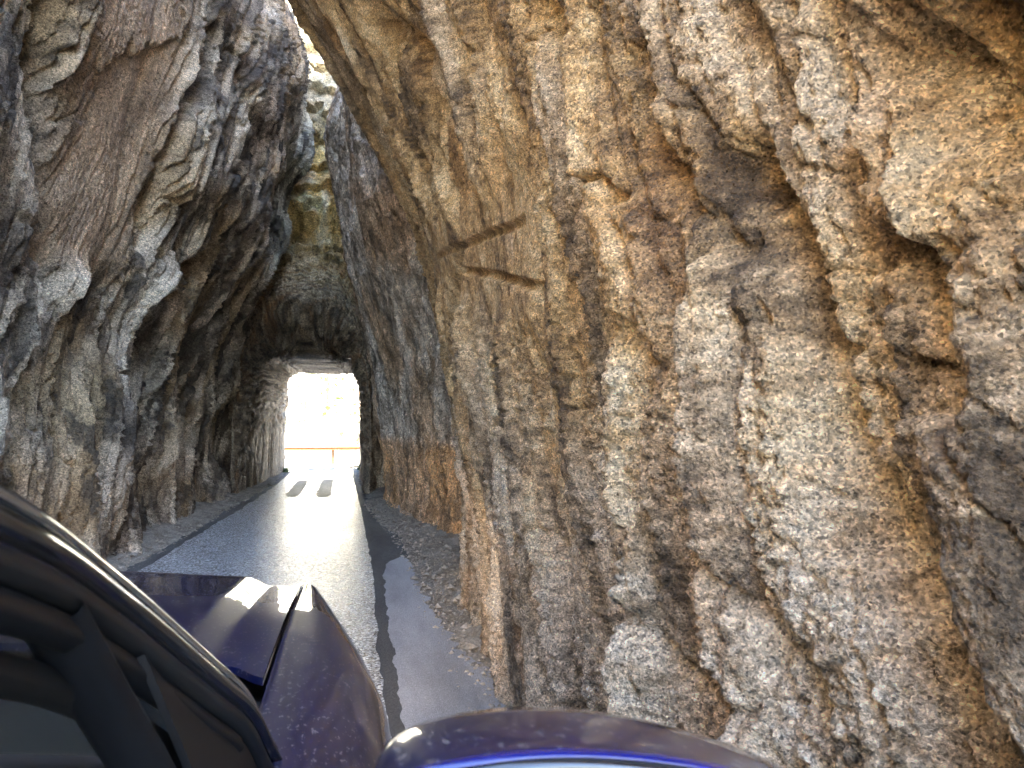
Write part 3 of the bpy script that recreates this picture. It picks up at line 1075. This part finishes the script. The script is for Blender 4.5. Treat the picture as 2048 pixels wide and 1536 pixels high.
for mir in (False, True):
    rb = strip('roof_pillar', -.012, .036, -.020, .036, M_paint, mirror=mir, flat=.6)
    strip('windscreen_trim', -.004, .0075, .000, .010, M_silver, rb, 3, 100, mir, 28, .55, R(6))
    strip('pillar_seal', .0070, .0165, -.006, .012, M_black, rb, 3, None, mir)
    strip('pillar_cover', .0160, .0310, -.001, .014, M_trim, rb, 6, None, mir, 28, .5, R(6))
    strip('door_seal', .0315, .046, -.012, .016, M_black, rb, 6, None, mir)
# door: lower panel, window frame, quarter divider, sail panel
door = empty('door', (0, 0, 0), car)


def side(z):
    return np.interp(z, [.35, .5, .8, 1.0, 1.08], [-.03, .0, .02, .005, -.035])


zz_ = np.linspace(.36, 1.06, 18)
for (y0, y1, nm) in ((.72, -.42, 'door_panel'),):
    P = np.stack([np.stack([side(zz_), np.full(18, y), zz_], -1) for y in np.linspace(y0, y1, 20)])
    panel(nm, P, M_paint, door, .03)
    panel(nm, mirror_x(P), M_paint, door, .03)
o = strip('window_frame', .047, .066, -.024, .018, M_frame, door, 30, 118)
o = strip('window_channel', .062, .082, -.050, .02, M_int, door, 30, 118)


def tube(name, pts, r, mat, parent, n=10, rz=None):
    p = catmull(pts, 8)
    t = np.gradient(p, axis=0)
    t /= np.linalg.norm(t, axis=1)[:, None]
    a = np.cross(t, (0, 0, 1.) if abs(t[0, 2]) < .8 else (0, 1., 0))
    a /= np.linalg.norm(a, axis=1)[:, None]
    b_ = np.cross(t, a)
    th = np.linspace(0, 2 * np.pi, n + 1)
    P = p[:, None] + a[:, None] * (np.cos(th) * r)[None, :, None] + b_[:, None] * (np.sin(th) * (rz or r))[None, :, None]
    return grid_obj(name, P, mat, parent, off=ROOT)


tube('window_divider', [(-.178, .50, 1.385), (-.160, .56, 1.30), (-.135, .60, 1.22), (-.10, .62, 1.12), (-.06, .63, 1.03)], .020, M_frame, door, 12, .013)
sp = []
for t in np.linspace(0, 1, 12):
    a = np.array([-.150, .60, 1.325]) * (1 - t) + np.array([-.055, .66, 1.04]) * t
    e = pil[int(50 - 44 * t)] + off_[int(50 - 44 * t)] * .05 - nor[int(50 - 44 * t)] * .02
    sp.append([a * (1 - q) + e * q for q in np.linspace(0, 1, 8)])
panel('sail_panel', sp, M_frame, door, .006)
bd = [(.005, y, 1.075) for y in (.72, .4, 0, -.42)]
tube('belt_moulding', bd, .012, M_black, door)

# rest of the body
box('rocker', (CX - .93, -2.0, .28), (CX + .93, 1.0, .42), M_black, car, ROOT, .03)
P = np.stack([np.stack([side(zz_), np.full(18, y), zz_], -1) for y in np.linspace(-.43, -2.3, 24)])
panel('rear_side', P, M_paint, car, .03)
panel('rear_side', mirror_x(P), M_paint, car, .03)
xg = np.linspace(-1, 1, 24)
P = np.stack([np.stack([CX + .55 * xg + 0 * xg, np.full(24, y), z + .035 * (1 - xg ** 2)], -1) for y, z in ((-.07, 1.665), (-.35, 1.70), (-.9, 1.715), (-1.6, 1.70), (-2.15, 1.63))])
P[0, :, 1] += .16 * (1 - xg ** 2)
panel('roof', P, M_paint, car, .03)
wl = []
for q in np.linspace(0, 1, 16):
    e = pil[int(6 + 88 * q)]
    hw = e[0] - CX - .012
    wl.append(np.stack([CX + hw * xg, e[1] + .14 * (1 - xg ** 2) * (1 - .3 * q), e[2] + .012 * (1 - xg ** 2) - .008], -1))
panel('windscreen', np.array(wl), M_glass, car, .004)
P = np.stack([np.stack([np.interp(z, [1.07, 1.62], [-.05, -.34]) + 0 * np.ones(16), np.linspace(-.48, -2.0 + .25 * (z - 1.07), 16), np.full(16, z)], -1) for z in np.linspace(1.07, 1.60, 8)])
panel('rear_window', P, M_dglass, car, .005)
panel('rear_window', mirror_x(P), M_dglass, car, .005)
Pf = np.stack([np.stack([np.interp(z, [1.07, 1.62], [-.05, -.34]) + 0 * np.ones(16), np.linspace(.55 - .9 * (z - 1.07), -.42, 16), np.full(16, z)], -1) for z in np.linspace(1.07, 1.58, 8)])
panel('driver_window', mirror_x(Pf), M_dglass, car, .005)
P = np.stack([np.stack([CX + .88 * xg - .25 * max(0, z - 1.05) / .6 * xg, np.full(24, -2.3 - .06 * (1 - 0) + .25 * max(0, z - 1.05)) - .05 * (1 - xg ** 2), np.full(24, z)], -1) for z in np.linspace(.4, 1.64, 14)])
panel('tailgate', P, M_paint, car, .03)
# nose: bumper, grille, headlights
bp = np.stack([np.stack([CX + .90 * xg, 2.46 - .26 * np.abs(xg) ** 3 - .06 * abs(z - .55) / .2, np.full(24, z)], -1) for z in np.linspace(.30, .68, 10)])
panel('front_bumper', bp, M_paint, car, .02)
gp = np.stack([np.stack([CX + .52 * xg, 2.36 - .05 * xg ** 2, np.full(24, z)], -1) for z in np.linspace(.70, .95, 6)])
panel('grille', gp, M_trim, car, .02)
m, nt, b = nmat('lamp_lens')
b.inputs['Base Color'].default_value = (.9, .85, .7, 1)
b.inputs['Emission Color'].default_value = (1, .72, .42, 1)
b.inputs['Emission Strength'].default_value = 2
M_lens = m
for sx in (1, -1):
    hx_ = CX + sx * .70
    hl = empty('headlight', (hx_ - CX, 2.22, .82), car)
    HO = (hx_, 2.22, .82)
    box('housing', (hx_ - .13, 2.08, .72), (hx_ + .11, 2.12, .92), M_trim, hl, HO)
    box('bezel', (hx_ - .14, 2.10, .8385), (hx_ + .10, 2.30, .850), M_trim, hl, HO)  # unseen plate added over the lamp to cut the beam off above
    th = np.linspace(0, 2 * np.pi, 21)
    P = np.stack([np.stack([hx_ + r * np.cos(th), np.full(21, 2.16 + q), .80 + r * np.sin(th)], -1) for r, q in ((.001, .0), (.02, .001), (.045, .012), (.06, .035))])
    grid_obj('reflector', P, M_lens, hl, off=HO)
    ld = bpy.data.lights.new('headlight_beam', 'SPOT')
    ld.energy = 26
    ld.color = (1, .78, .54)
    ld.spot_size = R(78)
    ld.spot_blend = 1.
    ld.shadow_soft_size = .008
    lo = bpy.data.objects.new('headlight_beam', ld)
    col.objects.link(lo)
    lo.parent = hl
    lo.location = (0, .0, .0 - .006 + .02)
    lo.rotation_euler = (R(90 - 3), 0, R(-3))
# wheels
def lathe(name, prof, c, mat, parent, off):
    th = np.linspace(0, 2 * np.pi, 41)
    P = np.stack([np.stack([np.full(41, c[0] + x), c[1] + r * np.cos(th), c[2] + r * np.sin(th)], -1) for x, r in prof])
    return grid_obj(name, P, mat, parent, off=off)


for wx in (CX - .80, CX + .80):
    for wy in (1.42, -1.45):
        w = empty('wheel', (wx - CX, wy, .36), car)
        sg = 1 if wx > CX else -1
        c = (wx, wy, .36)
        lathe('tyre', [(-.11, .22), (-.12, .30), (-.10, .345), (-.06, .36), (.06, .36), (.10, .345), (.12, .30), (.11, .22), (-.11, .22)], c, M_tyre, w, c)
        lathe('rim', [(sg * .10, .23), (sg * .07, .20), (sg * .05, .10), (sg * .08, .05), (sg * .085, .001)], c, M_rim, w, c)
# cabin
box('dashboard', (CX - .72, .42, .70), (CX + .72, 1.0, 1.06), M_int, car, ROOT, .06)
box('cabin_floor', (CX - .86, -2.2, .43), (CX + .86, 1.0, .47), M_int, car, ROOT)
for sx in (-.36, .36):
    st = empty('seat', (sx, -.25, .47), car)
    SO = (CX + sx, -.25, .47)
    box('cushion', (CX + sx - .26, -.45, .50), (CX + sx + .26, .10, .68), M_int, st, SO, .05)
    box('backrest', (CX + sx - .25, -.62, .62), (CX + sx + .25, -.44, 1.25), M_int, st, SO, .06)
    box('headrest', (CX + sx - .13, -.63, 1.27), (CX + sx + .13, -.53, 1.47), M_int, st, SO, .04)
th = np.linspace(0, 2 * np.pi, 33)[:-1]
tube('steering_wheel', [(CX - .36 + .18 * math.cos(t), .26 + .05 * math.sin(t), .98 + .18 * math.sin(t)) for t in th] + [(CX - .36 + .18, .26, .98)], .014, M_int, car)

# side mirror on the passenger door
mir = empty('side_mirror', (.02 - CX, .45, 1.1), car)
MO = (.02, .45, 1.1)
k_ = .86
ol = catmull([(.012, 1.19), (.016, 1.262), (.036, 1.290), (.10, 1.301), (.17, 1.300), (.25, 1.287), (.33, 1.262), (.405, 1.222), (.435, 1.17), (.43, 1.11), (.395, 1.075), (.22, 1.06), (.06, 1.065), (.02, 1.10)], 10, True)
ol = np.stack([ol[:, 0] * k_, 1.5 - (1.5 - ol[:, 1]) * k_ - .022], -1)
cen = ol.mean(0)


def ring(scale, y, dz=0., lo=1.):
    q = cen + (ol - cen) * scale
    yy_ = y - .10 * (q[:, 0] - .02) * lo         # the outer end is swept back a little
    return np.stack([q[:, 0], yy_, q[:, 1] + dz], -1)


def close(P):
    return np.concatenate([P, P[:1]], 0)


hs = [ring(1.0, .4265), ring(1.002, .430), ring(1.0, .437), ring(.985, .46), ring(.945, .495), ring(.86, .525), ring(.70, .550), ring(.45, .565), ring(.02, .572)]
rm = [ring(.972, .4215), ring(.982, .4180), ring(.994, .4195), ring(1.001, .4245), ring(.998, .4275)]
grid_obj('rim', np.stack([close(r) for r in rm]), M_rimblue, mir, off=MO)
grid_obj('housing', np.stack([close(r) for r in hs]), M_paint, mir, off=MO)
bz = [ring(.974, .4215), ring(.962, .4165), ring(.93, .4150), ring(.905, .4155), ring(.895, .424), ring(.893, .436)]
grid_obj('bezel', np.stack([close(r) for r in bz]), M_trim, mir, off=MO)
gl = [ring(.894, .434), ring(.6, .434), ring(.02, .434)]
grid_obj('mirror_glass', np.stack([close(r) for r in gl]), M_mirror, mir, off=MO)
grid_obj(
    'mirror_arm', np.stack([close(np.stack([np.full(12, x), .50 + .04 * np.cos(np.linspace(0, 2 * np.pi, 13)[:-1]), z + .025 * np.sin(np.linspace(0, 2 * np.pi, 13)[:-1])], -1)) for x, z in ((-.04, 1.09), (.02, 1.105), (.07, 1.14))]),
    M_black, mir, off=MO)
